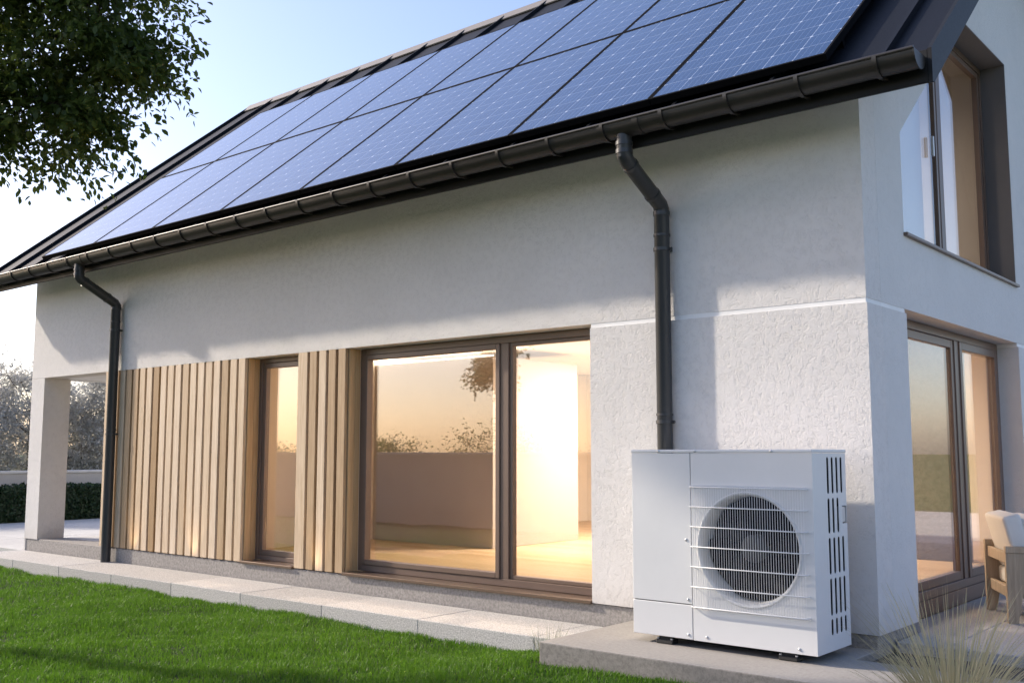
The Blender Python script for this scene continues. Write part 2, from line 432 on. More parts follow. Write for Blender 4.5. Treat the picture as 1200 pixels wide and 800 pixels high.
# --- wood cladding
def cladding(x0, x1, n, left_end=False):
    g = MB(); p = (x1 - x0) / n; gap = .044
    for i in range(n):
        a = x0 + i * p + (gap if i else 0.0)
        g.box(a, -.004 + random.uniform(-.001, .001), .004, x0 + (i + 1) * p, .040, 2.4375, .003)
    o = g.build('wood_cladding', 'slat', H)
    g = MB(); g.box(x0 + .004, .041, .002, x1 - .004, .052, 2.438); g.build('backing', 'backing', o)
    return o
c1 = cladding(-10.965, -7.656, 19); c2 = cladding(-6.632, -5.807, 5)
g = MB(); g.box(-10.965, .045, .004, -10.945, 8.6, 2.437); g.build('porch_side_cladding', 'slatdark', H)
def reveal(x0, x1, y0, y1, z0, z1):
    g = MB(); k = 2; 
    g.box(x0, y0, z0, x1, y0 + .085, z1, .002); g.box(x0, y0 + .088, z0, x1, y1, z1, .002)
    g.build('window_reveal', 'reveal', H)
reveal(-7.655, -7.635, .041, .20, .004, 2.4375)
reveal(-5.806, -5.786, .041, .20, .004, 2.4375)
reveal(-6.652, -6.633, .041, .20, .004, 2.4375)
g = MB(); g.box(-10.94, .053, 0, -7.656, .30, 2.438); g.box(-6.632, .053, 0, -5.807, .30, 2.438)
g.build('inner_leaf', 'inner', H)

# --- windows: frame, sash, pane, sill
def ring(g, u0, u1, z0, z1, w, p0, p1, axis):
    """rectangular frame of profile w, from depth p0 to p1; axis 'y': lies in xz, 'x': lies in yz"""
    def b(a0, a1, c0, c1):
        if axis == 'y': g.box(a0, p0, c0, a1, p1, c1, .004)
        else: g.box(p0, a0, c0, p1, a1, c1, .004)
    b(u0, u0 + w, z0, z1); b(u1 - w, u1, z0, z1); b(u0 + w, u1 - w, z0, z0 + w); b(u0 + w, u1 - w, z1 - w, z1)
def pane(g, u0, u1, z0, z1, p, axis):
    if axis == 'y': g.box(u0, p, z0, u1, p + .012, z1)
    else: g.box(p, u0, z0, p + .012, u1, z1)
# narrow window between the slats
g = MB(); ring(g, -7.634, -6.653, .022, 2.437, .055, .20, .29, 'y')
w = g.build('window', 'frame', H)
g = MB(); ring(g, -7.577, -6.710, .079, 2.380, .060, .212, .275, 'y'); g.build('sash', 'frame', w)
g = MB(); pane(g, -7.515, -6.772, .141, 2.318, .245, 'y'); g.build('pane', 'glass', w)
g = MB(); g.box(-7.634, -.022, -.008, -6.653, .20, .020, .003); g.build('sill', 'sill', w)
# large window / sliding door
g = MB(); ring(g, -5.785, -2.500, .022, 2.437, .070, .20, .30, 'y'); g.box(-3.735, .203, .092, -3.632, .297, 2.367, .004)
w = g.build('window', 'frame', H)
g = MB(); ring(g, -5.713, -3.737, .094, 2.365, .052, .188, .275, 'y'); g.build('sash', 'frame', w)
g = MB(); ring(g, -3.630, -2.572, .094, 2.365, .035, .222, .285, 'y'); g.build('sash', 'frame', w)
g = MB(); pane(g, -5.662, -3.788, .145, 2.314, .235, 'y'); g.build('pane', 'glass', w)
g = MB(); pane(g, -3.596, -2.606, .128, 2.331, .255, 'y'); g.build('pane', 'glass', w)
g = MB(); g.box(-5.785, -.030, -.010, -2.503, .20, .020, .003); g.build('sill', 'sill', w)
# terrace door
g = MB(); ring(g, .828, 4.198, .055, 2.437, .075, -.30, -.20, 'x'); g.box(-.297, 2.74, .13, -.203, 2.86, 2.362, .004)
w = g.build('terrace_door', 'frame', H)
g = MB(); ring(g, .905, 2.738, .132, 2.360, .075, -.285, -.215, 'x'); g.build('sash', 'frame', w)
g = MB(); ring(g, 2.862, 4.121, .132, 2.360, .075, -.280, -.190, 'x'); g.build('sash', 'frame', w)
g = MB(); pane(g, .982, 2.661, .209, 2.283, -.25, 'x'); g.build('pane', 'glass', w)
g = MB(); pane(g, 2.939, 4.044, .209, 2.283, -.24, 'x'); g.build('pane', 'glass', w)
g = MB(); g.box(-.30, .828, -.079, -.195, 4.198, .054); g.build('threshold', 'frame', w)
# sloped upper window: frame follows the trapezoid
def inset(poly, d):
    n = len(poly); c = []
    for i in range(n):
        p0, p1, p2 = Vector(poly[i - 1]), Vector(poly[i]), Vector(poly[(i + 1) % n])
        a = (p1 - p0).normalized(); b = (p2 - p1).normalized()
        na = Vector((-a.y, a.x)); nb = Vector((-b.y, b.x)); bis = (na + nb).normalized()
        c.append(tuple(p1 + bis * (d / max(.3, bis.dot(na)))))
    return c
P0 = [(y, z) for y, z in UW]; P0[0] = (.874, 3.075); P0[1] = (4.277, 3.075)
def trap_ring(g, d0, d1, x0, x1):
    o, i = inset(P0, d0), inset(P0, d1)
    g.plate([[(x0, y, z) for y, z in o], [(x0, y, z) for y, z in i]], (x1 - x0, 0, 0))
g = MB(); trap_ring(g, .003, .065, -.33, -.25); g.box(-.327, 2.70, 3.14, -.253, 2.78, 5.435, .003)
w = g.build('window', 'frame', H)
def clipped(y0, y1, zlo, zhi, k):
    """trapezoid glazing field between two y values"""
    def top(y): return min(zhi, 3.904 - k + (y - .872) * (1.596 / 1.903))
    ys = [y0, y1]; pts = [(y0, zlo), (y1, zlo), (y1, top(y1))]
    yk = .872 + (zhi - 3.904 + k) * 1.903 / 1.596
    if y0 < yk < y1: pts.append((yk, zhi))
    pts.append((y0, top(y0))); return pts
for y0, y1 in ((.942, 2.698), (2.782, 4.21)):
    p = clipped(y0, y1, 3.142, 5.432, .085); q = inset(p, .055)
    g = MB(); g.plate([[(-.315, y, z) for y, z in p], [(-.315, y, z) for y, z in q]], (.055, 0, 0)); g.build('sash', 'frame', w)
    g = MB(); g.prism([(-.292, y, z) for y, z in inset(p, .054)], (.012, 0, 0)); g.build('pane', 'glass', w)
g = MB(); g.box(-.25, .862, 3.043, .035, 4.30, 3.071, .004); g.build('sill', 'frame', w)
g = MB(); g.box(-.262, 2.50, 4.12, -.235, 2.53, 4.32, .004); g.build('handle', 'screw', w)

# --- inside
g = MB(); y = .31; k = 0
while y < 8.6:
    xx = -10.88 - random.uniform(0, 1.6)
    while xx < -.32:
        ln = random.uniform(1.6, 2.6); a, b = max(xx, -10.88), min(xx + ln, -.31)
        if b - a > .05: g.box(a + .001, y, -.2, b - .001, min(y + .168, 8.62), .02)
        xx += ln
    y += .17
g.build('wood_floor', 'floor', H)
g = MB(); g.box(-10.9, .302, 2.76, -.302, 8.62, 2.96); g.build('ceiling', 'innerw', H)
g = MB(); g.box(-10.90, .302, .021, -8.65, 8.6, 2.755); g.build('inner_wall', 'inner', H)
g = MB(); g.box(-8.648, 8.45, .021, -.302, 8.62, 2.755); g.build('inner_wall', 'inner', H)
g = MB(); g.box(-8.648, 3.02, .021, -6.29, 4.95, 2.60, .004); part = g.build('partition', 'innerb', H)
g = MB(); g.box(-2.3, 5.3, .021, -.9, 5.45, 2.755); g.build('inner_wall', 'stonew', H)
g = MB(); g.box(-8.64, 3.012, 2.606, -6.29, 3.03, 2.617); g.build('led_strip', 'led', H)
def inner_skin(name, *b):
    g = MB(); g.box(*b); g.build(name, 'inner', H)
inner_skin('inner_lining', -2.495, .302, .022, -.302, .322, 2.755)
inner_skin('inner_lining', -.325, .323, .022, -.303, .82, 2.755); inner_skin('inner_lining', -.325, 4.205, .022, -.303, 8.44, 2.755)
for lx, ly in ((-4.6, 4.9), (-2.2, 3.2)):
    g = MB(); g.box(lx - .32, ly - .32, 2.715, lx + .32, ly + .32, 2.752, .008); lo = g.build('ceiling_lamp', 'screw', H)
    g = MB(); g.box(lx - .29, ly - .29, 2.709, lx + .29, ly + .29, 2.714); g.build('diffuser', 'lamp', lo)
# attic room behind the gable window
g = MB(); g.plate([[(-3.6, .4, 2.965), (-3.6, 8.5, 2.965), (-3.6, 8.5, roofz(8.5, 3.79)), (-3.6, 4.47, roofz(4.47, 3.79)), (-3.6, .4, roofz(.4, 3.79))]], (.1, 0, 0)); g.build('attic_wall', 'inner', H)
g = MB(); g.box(-3.498, 4.42, 2.965, -.302, 4.52, 7.8); g.build('attic_wall', 'inner', H)
g = MB(); g.prism([(-.42, y, z) for y, z in clipped(.93, 2.70, 3.0, 5.5, .02)], (-.012, 0, 0)); g.build('reflection_panel', 'reflection_panel', H)  # panel added behind the left pane, standing in for reflected sky
g = MB(); g.box(-.249, 4.270, 3.072, -.002, 4.279, 5.499); g.build('window_reveal', 'revealg', H)
g = MB(); g.box(-.249, 2.80, 5.490, -.002, 4.269, 5.499); g.build('window_reveal', 'revealg', H)


# --- roof
g = MB(); th = .19
prof = [(-.50, 3.985), (4.47, roofz(4.47, 3.985)), (9.44, 3.985), (9.44, 3.985 - th), (4.47, roofz(4.47, 3.985) - th), (-.50, 3.985 - th)]
g.prism([(-14.10, y, z) for y, z in prof], (14.78, 0, 0))
roof = g.build('roof', 'roof', H)
xs_seam = [-14.085 + .85 * k for k in range(18)]
for sx in xs_seam:
    g = MB()
    for sgn in (0, 1):
        y0, y1 = -.50, 4.47
        pts = [(-.015, y0, 3.98), (-.015, y1, roofz(y1, 3.98)), (-.015, y1, roofz(y1, 4.052)), (-.015, y0, 4.052)]
        if sgn: pts = [(a, 8.94 - b, c) for a, b, c in pts]
        g.prism([(sx + a, b, c) for a, b, c in pts], (.03, 0, 0))
    g.build('standing_seam', 'roof', roof)
g = MB(); zr = roofz(4.47, 3.985)
g.prism([(-14.10, 4.33, zr - .075), (-14.10, 4.47, zr + .085), (-14.10, 4.61, zr - .075), (-14.10, 4.60, zr - .09), (-14.10, 4.47, zr + .06), (-14.10, 4.34, zr - .09)], (14.78, 0, 0))
g.build('ridge_cap', 'ridge', roof)
for x0 in (.68, -14.13):
    g = MB()
    for sgn in (0, 1):
        pts = [(-.531, 3.768), (-.50, 3.768), (4.47, roofz(4.47, 3.768)), (4.47, roofz(4.47, 4.03)), (-.531, roofz(-.531, 4.03))]
        if sgn: pts = [(8.94 - a, b) for a, b in pts]
        g.prism([(x0, a, b) for a, b in pts], (.028, 0, 0))
    g.build('verge_board', 'trim', roof)
g = MB(); g.box(-14.10, -.528, 3.77, .679, -.501, 4.0, .004); g.build('fascia', 'trim', roof)
g = MB(); g.box(-14.10, 9.441, 3.77, .68, 9.468, 4.0, .004); g.build('fascia', 'trim', roof)

g = MB(); g.prism([(-14.09, -.498, 3.776), (-14.09, -.002, roofz(-.002, 3.775)), (-14.09, -.002, roofz(-.002, 3.793)), (-14.09, -.498, 3.793)], (14.76, 0, 0))
g.build('bounce_soffit', 'band', roof)  # unseen pale boarding, added to bounce light onto the wall below

# gutter along the eaves
GY, GZ, GR = -.642, 3.945, .108
g = MB()
def arc(r, n=14, a0=math.pi, a1=2 * math.pi): return [(GY + r * math.cos(a0 + (a1 - a0) * i / n), GZ + r * math.sin(a0 + (a1 - a0) * i / n)) for i in range(n + 1)]
po = arc(GR) + arc(GR - .006)[::-1]
g.plate([[(-14.2, y, z) for y, z in po]], (14.86, 0, 0))
g.tube([(-14.2, GY - GR, GZ + .004), (.66, GY - GR, GZ + .004)], .013, 10)
gut = g.build('gutter', 'gutter', H, smooth=40)
for xe in (.655, -14.205):
    g = MB(); g.prism([(xe, y, z) for y, z in arc(GR + .006)] , (.01, 0, 0)); g.build('end_cap', 'gutter', gut)
for xe in (-10.62, -1.69):
    for dx in (-.17, .17):
        g = MB(); po2 = arc(GR + .006) + arc(GR + .0005)[::-1]
        g.plate([[(xe + dx - .025, y, z) for y, z in po2]], (.05, 0, 0)); g.build('joint_sleeve', 'gutter', gut, smooth=40)
for k in range(26):
    xb = .40 - .56 * k
    a0, a1 = math.pi * .97, math.pi * 1.62
    po2 = arc(GR + .013, 12, a0, a1) + [(-.5285, GZ - .085), (-.5285, GZ - .105)][:0] + arc(GR + .001, 12, a0, a1)[::-1]
    e = arc(GR + .013, 12, a0, a1)[-1]; e2 = arc(GR + .001, 12, a0, a1)[-1]
    po2 = arc(GR + .013, 12, a0, a1) + [(-.5285, GZ - .108), (-.5285, GZ - .088)] + arc(GR + .001, 12, a0, a1)[::-1]
    g = MB(); g.plate([[(xb - .015, y, z) for y, z in po2]], (.030, 0, 0))
    g.build('bracket', 'gutter', gut, smooth=40)
def downpipe(x, zb):
    r = .065
    g = MB(); g.tube([(x, GY, GZ - GR + .02), (x, GY, 3.69), (x, GY + .03, 3.655), (x, -.112, 3.385), (x, -.085, 3.345), (x, -.085, zb)], r, 20)
    d = g.build('downpipe', 'pipe', H, smooth=40)
    for z0, z1, yy in ((3.70, 3.735, GY), (3.77, 3.80, GY), (3.29, 3.325, -.085), (3.11, 3.13, -.085), (1.60, 1.62, -.085)):
        g = MB(); g.tube([(x, yy, z0), (x, yy, z1)], r + .006, 20); g.build('collar', 'pipe', d, smooth=40)
    a, b = Vector((x, GY + .03, 3.655)), Vector((x, -.112, 3.385)); u = (b - a).normalized()
    for t in (.12, .78):
        g = MB(); c = a.lerp(b, t); g.tube([c - u * .015, c + u * .015], r + .006, 20); g.build('collar', 'pipe', d, smooth=40)
    for z in (3.0, 1.55):
        g = MB(); g.tube([(x, -.085, z - .015), (x, -.085, z + .015)], r + .009, 20); g.box(x + .02, -.06, z - .012, x + .05, .0, z + .012)
        g.tube([(x + r, -.085, z), (x + r + .03, -.085, z)], .012, 8); g.build('pipe_clip', 'pipe', d, smooth=40)
downpipe(-10.62, -.19); downpipe(-1.69, -.10)

# ------------------------------------------------------------------ solar panels: two rows of eight
ordn = ['first', 'second', 'third', 'fourth', 'fifth', 'sixth', 'seventh', 'eighth']
def solar_panel(name='solar_panel'):
    root = bpy.data.objects.new(name, None); COL.objects.link(root)
    g = MB(); w = .025; h = .055
    for b in ((0, 0, PW, w), (0, PL - w, PW, PL), (0, w, w, PL - w), (PW - w, w, PW, PL - w)): g.box(b[0], b[1], -h, b[2], b[3], .003, .002)
    g.box(.02, .02, -h + .004, PW - .02, PL - .02, -h + .010)
    f = g.build('panel_frame', 'pframe'); f.parent = root
    g = MB(); g.box(w, w, -.012, PW - w, PL - w, 0); c = g.build('cell_glass', 'panel'); c.parent = root
    for yy in (.45, PL - .45):
        r = MB().box(.02, yy - .025, -.135, PW - .02, yy + .025, -h).build('mount_rail', 'pframe'); r.parent = root
    return root
proto = solar_panel(); first = True
for row in range(2):
    for col in range(8):                       # col 0 = nearest the right gable
        if first: o = proto; first = False
        else:
            o = proto.copy(); COL.objects.link(o)
            for ch in proto.children:
                c = ch.copy(); COL.objects.link(c); c.parent = o
        x = -.045 - (col + 1) * 1.508 + .003
        s = row * (PL + .018); y = -.478 + s * math.cos(math.radians(40)); z = 4.15 + (y + .5) * T40
        o.location = (x, y, z); o.rotation_euler = (math.radians(40), 0, 0)
        where = 'lower row beside the gutter' if row == 0 else 'upper row below the ridge'
        if col == 0: pos = 'rightmost'
        elif col == 7: pos = 'leftmost'
        else: pos = ordn[col] + ' from the right'
        tag(o, f'blue solar panel, {pos} in the {where}', 'solar panel', 'solar panels in two rows on the roof')

# ------------------------------------------------------------------ heat pump
HX0, HX1, HY0, HY1, HZ0, HZ1 = -1.553, -.108, -.80, -.232, -.04, 1.32
P = thing('heat_pump', (-.83, -.52, -.10), 'large white heat pump unit with wire fan grille on the concrete slab', 'heat pump')
SPX = -1.043; FC = (-.595, .625)
def circ(cx, cz, r, y, n=72): return [(cx + r * math.cos(2 * math.pi * i / n), y, cz + r * math.sin(2 * math.pi * i / n)) for i in range(n)]
g = MB(); g.box(HX0 + .006, HY0 + .02, HZ0 + .002, SPX - .002, HY1 - .01, HZ1 - .03)      # closed compartment behind the service panels
g.box(SPX, HY1 - .03, HZ0 + .002, HX1 - .02, HY1 - .012, HZ1 - .03)
g.box(SPX, HY0 + .02, HZ0 + .002, HX1 - .02, HY1 - .03, HZ0 + .02)
g.build('chassis', 'dark', P)
g = MB()
yf = HY0
g.plate([[(SPX + .003, yf, HZ0), (HX1, yf, HZ0), (HX1, yf, 1.294), (SPX + .003, yf, 1.294)], circ(*FC, .402, yf)], (0, .004, 0))
fp = g.build('front_panel', 'pumpw', P)
g = MB(); g.lathe((FC[0], yf, FC[1]), (0, 1, 0), [(.0005, .4015), (-.006, .400), (-.010, .394), (-.006, .384), (.012, .374), (.04, .368), (.10, .365), (.16, .365)], 72)
g.build('bell_mouth', 'pumpw', fp, smooth=60)
g = MB(); g.box(HX0, HY0, .2095, SPX - .003, HY0 + .018, 1.294, .004, 2); g.build('access_panel', 'pumpw', P)
g = MB(); g.box(HX0, HY0, HZ0, SPX - .003, HY0 + .018, .2035, .004, 2); g.build('lower_panel', 'pumpw', P)
g = MB(); g.box(HX0 - .004, HY0 - .006, 1.2965, HX1 + .006, HY1 + .004, HZ1, .006, 2); g.build('top_cover', 'pumpw', P)
# right side panel with slots
def slot(y0, z0, z1, r=.011, n=8):
    pts = []
    for i in range(n + 1): t = math.pi * i / n; pts.append((HX1, y0 + r * math.cos(t), z1 - r + r * math.sin(t)))
    for i in range(n + 1): t = math.pi + math.pi * i / n; pts.append((HX1, y0 + r * math.cos(t), z0 + r + r * math.sin(t)))
    return pts
rows = [(1.015, 1.268), (.745, .986), (.469, .717), (.195, .443), (.063, .173)]
holes = []
for ri, (z0, z1) in enumerate(rows):
    for ci in range(4):
        if ri == 1 and ci == 3: continue
        holes.append(slot(-.545 + ci * .077, z0, z1, .0175))
hand = [(HX1, -.312, .802), (HX1, HY1 - .006, .802), (HX1, HY1 - .006, .925), (HX1, -.312, .925)]
g = MB(); g.plate([[(HX1, HY0 + .004, HZ0), (HX1, HY1, HZ0), (HX1, HY1, 1.294), (HX1, HY0 + .004, 1.294)]] + holes + [hand], (-.004, 0, 0))
sp_ = g.build('side_panel', 'pumpside', P)
g = MB(); g.box(HX1 - .045, -.306, .808, HX1 - .006, HY1 - .012, .919, .004); g.build('grip', 'screw', sp_)
# strip that closes the slot above the grip line, left side, back
g = MB(); g.box(HX0, HY0 + .022, HZ0, HX0 + .004, HY1, 1.294); g.build('side_panel', 'pumpw', P)
g = MB(); g.box(HX0 + .005, HY1 - .004, HZ0, HX1 - .006, HY1, 1.294); g.build('back_panel', 'pumpw', P)
# fan behind the grille
F = MB().lathe((FC[0], HY0 + .165, FC[1]), (0, 1, 0), [(0, .364), (.0, 0.0)], 64).build('fan_backing', 'dark', P)
g = MB(); g.lathe((FC[0], HY0 + .07, FC[1]), (0, 1, 0), [(0, 0), (.002, .06), (.008, .088), (.02, .098), (.08, .100)], 48); fan = g.build('fan', 'hub', P, smooth=50)
for b in range(5):
    a0 = 2 * math.pi * b / 5 + .5; g = MB(); rows_ = []
    for i in range(9):
        r = .095 + (.352 - .095) * i / 8; row_ = []
        for j in range(7):
            sp = (-.36 + .9 * j / 6) * (.75 + .25 * i / 8) + .35 * (i / 8) ** 1.4
            t = a0 + sp; dep = HY0 + .085 + .055 * (j / 6) - .012 * math.sin(math.pi * j / 6)
            row_.append(g.bm.verts.new((FC[0] + r * math.cos(t), dep, FC[1] + r * math.sin(t))))
        rows_.append(row_)
    for i in range(8):
        for j in range(6): g.bm.faces.new((rows_[i][j], rows_[i][j + 1], rows_[i + 1][j + 1], rows_[i + 1][j]))
    bl = g.build('blade', 'fan', fan, smooth=180)
    sm = bl.modifiers.new('solid', 'SOLIDIFY'); sm.thickness = .006
# wire grille
g = MB(); gx0, gx1, gz0, gz1 = -1.030, -.158, .200, 1.050; yw = HY0 - .036
def wire(pts, r, n=6): g.tube(pts, r, n)
nv = 47
for i in range(nv):
    x = gx0 + .004 + (gx1 - gx0 - .008) * i / (nv - 1)
    wire([(x, HY0 + .001, gz1 + .012), (x, yw + .008, gz1 + .010), (x, yw, gz1 - .002), (x, yw, gz0 + .002), (x, yw + .008, gz0 - .010), (x, HY0 + .001, gz0 - .012)], .0019, 5)
for i in range(7):
    z = gz0 + (gz1 - gz0) * i / 6
    wire([(gx0 - .006, HY0 + .001, z), (gx0 - .004, yw + .004, z), (gx0 + .004, yw - .005, z), (gx1 - .004, yw - .005, z), (gx1 + .004, yw + .004, z), (gx1 + .006, HY0 + .001, z)], .0042, 8)
g.build('fan_grille', 'wire', P, smooth=60)
for sx, sz in ((-1.079, .242), (-1.081, -.006), (-.932, -.008), (-.235, -.008), (-1.088, .668), (-1.31, 1.308), (-1.00, 1.308), (-.40, 1.308)):
    yy = HY0 - (.006 if sz > 1.2 else 0)
    g = MB(); g.lathe((sx, yy, sz), (0, -1, 0), [(0, .010), (.004, .010), (.007, .007), (.008, 0)], 16); g.build('screw', 'screw', P, smooth=40)
for fx in (-1.30, -.33):
    for fy in (-.735, -.30):
        g = MB(); g.box(fx - .07, fy - .045, -.0985, fx + .07, fy + .045, -.066, .006); g.box(fx - .05, fy - .03, -.066, fx + .05, fy + .03, -.0415)
        ft = g.build('foot', 'rubber', P)
        for bx in (-.058, .058): MB().tube([(fx + bx, fy - .032, -.066), (fx + bx, fy - .032, -.056)], .010, 8).build('bolt', 'screw', ft)

# ------------------------------------------------------------------ garden armchair on the terrace
A = thing('armchair', (.42, 1.69, -.08), 'wooden garden armchair with white cushions on the terrace by the glass door', 'armchair')
ux = Vector((.89, .456, 0)).normalized(); uy = Vector((-ux.y, ux.x, 0)); O = Vector((.435, 1.68, -.08))
def cp(a, b, c): return O + ux * a + uy * b + Vector((0, 0, c))
def cbox(g, a0, b0, c0, a1, b1, c1, bev=.004, seg=1):
    r = bmesh.ops.create_cube(g.bm, size=1.0)['verts']
    for v in r: v.co = Vector(((a0 + a1) / 2 + v.co.x * (a1 - a0), (b0 + b1) / 2 + v.co.y * (b1 - b0), (c0 + c1) / 2 + v.co.z * (c1 - c0)))
    es = list({e for v in r for e in v.link_edges}); rr = bmesh.ops.bevel(g.bm, geom=es, offset=bev, segments=seg, affect='EDGES', profile=.6)
    for v in g.bm.verts: v.co = cp(*v.co)
CW, CD = .80, .86
for b in (0.0, CW - .05):
    for a, d in ((0.0, 1), (CD, -1)):
        g = MB(); w0, w1 = .15, .075
        poly = [(a, 0), (a + d * w1, 0), (a + d * w0, .40), (a + d * w0, .56), (a, .56)]
        g.prism([cp(p, b, q) for p, q in poly], uy * .05); g.build('leg', 'cwood', A)
    g = MB(); cbox(g, 0, b - .006, .562, CD, b + .056, .615); g.build('armrest', 'cwood', A)
    g = MB(); cbox(g, .12, b + .004, .20, CD - .12, b + .046, .27); g.build('side_rail', 'cwood', A)
g = MB(); cbox(g, .02, .052, .47, .055, CW - .052, .56); g.build('back_rail', 'cwood', A)
g = MB(); cbox(g, .03, .052, .19, .065, CW - .052, .28); g.build('back_rail', 'cwood', A)
g = MB(); cbox(g, .80, .052, .20, .835, CW - .052, .28); g.build('front_rail', 'cwood', A)
g = MB(); cbox(g, .066, .052, .24, .80, CW - .052, .262); g.build('seat_board', 'cwood', A)
g = MB(); cbox(g, .10, .06, .265, .86, CW - .06, .40, .03, 3); g.build('seat_cushion', 'cushion', A, smooth=60)
for a in (.075, .225):
    g = MB(); rr = bmesh.ops.create_cube(g.bm, size=1.0)['verts']
    for v in rr: v.co = Vector((v.co.x * .145, v.co.y * (CW - .13), v.co.z * .46))
    bmesh.ops.bevel(g.bm, geom=list(g.bm.edges), offset=.03, segments=3, affect='EDGES', profile=.6)
    mt = Matrix.Rotation(math.radians(-14), 4, 'Y')
    for v in g.bm.verts:
        c = mt @ v.co; v.co = cp(c.x + a + .05, c.y + CW / 2, c.z + .64 - (.02 if a > .1 else 0))
    g.build('back_cushion', 'cushion', A, smooth=60)

# ------------------------------------------------------------------ vegetation
def leaves_mesh(name, P, N, U, size, mat, parent, aspect=.55):
    """flat six-sided leaves at P with tip direction U and normal N"""
    n = len(P); W = np.cross(N, U); W /= np.linalg.norm(W, axis=1, keepdims=True) + 1e-9
    L = size[:, None] * U; B = size[:, None] * W * aspect * .5; D = size[:, None] * np.cross(U, W) * .10
    v = np.stack([P, P + .30 * L + B * .85 + D, P + .62 * L + B * .9 + D, P + L, P + .62 * L - B * .9 + D, P + .30 * L - B * .85 + D], 1)
    return npmesh(name, v, [(0, 1, 2, 3), (0, 3, 4, 5)], mat, parent)
def unit(a): return a / (np.linalg.norm(a, axis=1, keepdims=True) + 1e-9)

def tree(name, base, label, cat, ells, n_cl, per, lsize, leafmat, trunk_r, group=None, keep=None, twig=.55, sparse=0, wexp=1.0, shellbias=.5):
    root = thing(name, base, label, cat, group); rg = np.random.default_rng(abs(hash(base)) % 9999 if False else int(abs(base[0] * 131 + base[1] * 17)) + 3)
    vol = np.array([e[1][0] * e[1][1] * e[1][2] for e in ells]); pr = vol ** wexp / (vol ** wexp).sum()
    cl = []
    while len(cl) < n_cl:
        e = ells[rg.choice(len(ells), p=pr)]
        d = rg.normal(size=3); d /= np.linalg.norm(d); r = rg.random() ** (1 / 3.0) if rg.random() > shellbias else rg.uniform(.72, 1.0)
        q = np.array(e[0]) + d * r * np.array(e[1])
        if keep is None or keep(q, rg): cl.append(q)
    cl = np.array(cl)
    # skeleton: trunk, limbs toward clusters, every cluster hangs on its nearest limb node
    b = np.array(base, float); c0 = np.average(np.array([e[0] for e in ells]), axis=0, weights=vol)
    top = c0 + np.array([0, 0, ells[int(np.argmax(vol))][1][2] * .45]); fork = b * .0 + np.array([b[0] * .75 + c0[0] * .25, b[1] * .75 + c0[1] * .25, b[2] + (c0[2] - b[2]) * .45])
    g = MB(); tr = [b, b * .5 + fork * .5 + np.array([.06 * trunk_r, 0.05, 0]), fork, fork * .45 + top * .55, top]
    g.tube([tuple(p) for p in tr], [trunk_r * 1.25, trunk_r, trunk_r * .85, trunk_r * .55, trunk_r * .12], 12)
    nodes = []
    for t in np.linspace(0, 1, 6):
        nodes.append((fork * (1 - t) + top * t, trunk_r * (.6 - .4 * t)))
    nl = max(7, n_cl // 22); lims = cl[rg.choice(len(cl), min(nl, len(cl)), replace=False)]
    for q in lims:
        p0, r0 = nodes[int(rg.integers(0, 6))] if False else min(nodes[:6], key=lambda nd: np.linalg.norm(nd[0] - q) + 1.2 * max(0, nd[0][2] - q[2] + .4))
        mid = p0 * .5 + q * .5 + rg.normal(size=3) * .12 * np.linalg.norm(q - p0) + np.array([0, 0, .06 * np.linalg.norm(q - p0)])
        g.tube([tuple(p0), tuple(mid), tuple(q)], [r0 * .75, r0 * .45, max(.006, r0 * .12)], 7)
        for t in (.35, .55, .75, .95):
            pt = (1 - t) ** 2 * p0 + 2 * t * (1 - t) * mid + t * t * q; nodes.append((pt, r0 * (.5 - .35 * t)))
    npos = np.array([n_[0] for n_ in nodes])
    for q in cl:
        i = int(np.argmin(np.linalg.norm(npos - q, axis=1))); p0 = npos[i]; r0 = min(.02, nodes[i][1] * .5)
        mid = p0 * .5 + q * .5 + rg.normal(size=3) * .05
        g.tube([tuple(p0), tuple(mid), tuple(q)], [max(.005, r0), max(.004, r0 * .6), .003], 5, cap=False)
    g.build('trunk', 'bark', root, smooth=60)
    # leaves along short twigs inside every cluster, in loose drooping layers
    n = n_cl * per; ci = np.repeat(np.arange(n_cl), per)
    nt = 7; tw = rg.normal(size=(n_cl, nt, 3)); tw[:, :, 2] *= .45
    out = unit(cl - c0); tw += out[:, None, :] * .8; tw /= np.linalg.norm(tw, axis=2, keepdims=True)
    ti = rg.integers(0, nt, n); tt = rg.random(n) ** .8
    csz = rg.uniform(.7, 1.25, n_cl)
    Pp = cl[ci] + tw[ci, ti] * (tt * twig * csz[ci])[:, None] + rg.normal(size=(n, 3)) * .055 * twig * 1.6
    Pp[:, 2] -= (tt ** 2) * .12
    U = unit(tw[ci, ti] * .6 + rg.normal(size=(n, 3)) * .55 + np.array([0, 0, -.45])); N = unit(rg.normal(size=(n, 3)) * .55 + np.array([0, 0, 1.0]))
    leaves_mesh('crown', Pp, N, U, lsize * rg.uniform(.65, 1.2, n), leafmat, root)
    return root

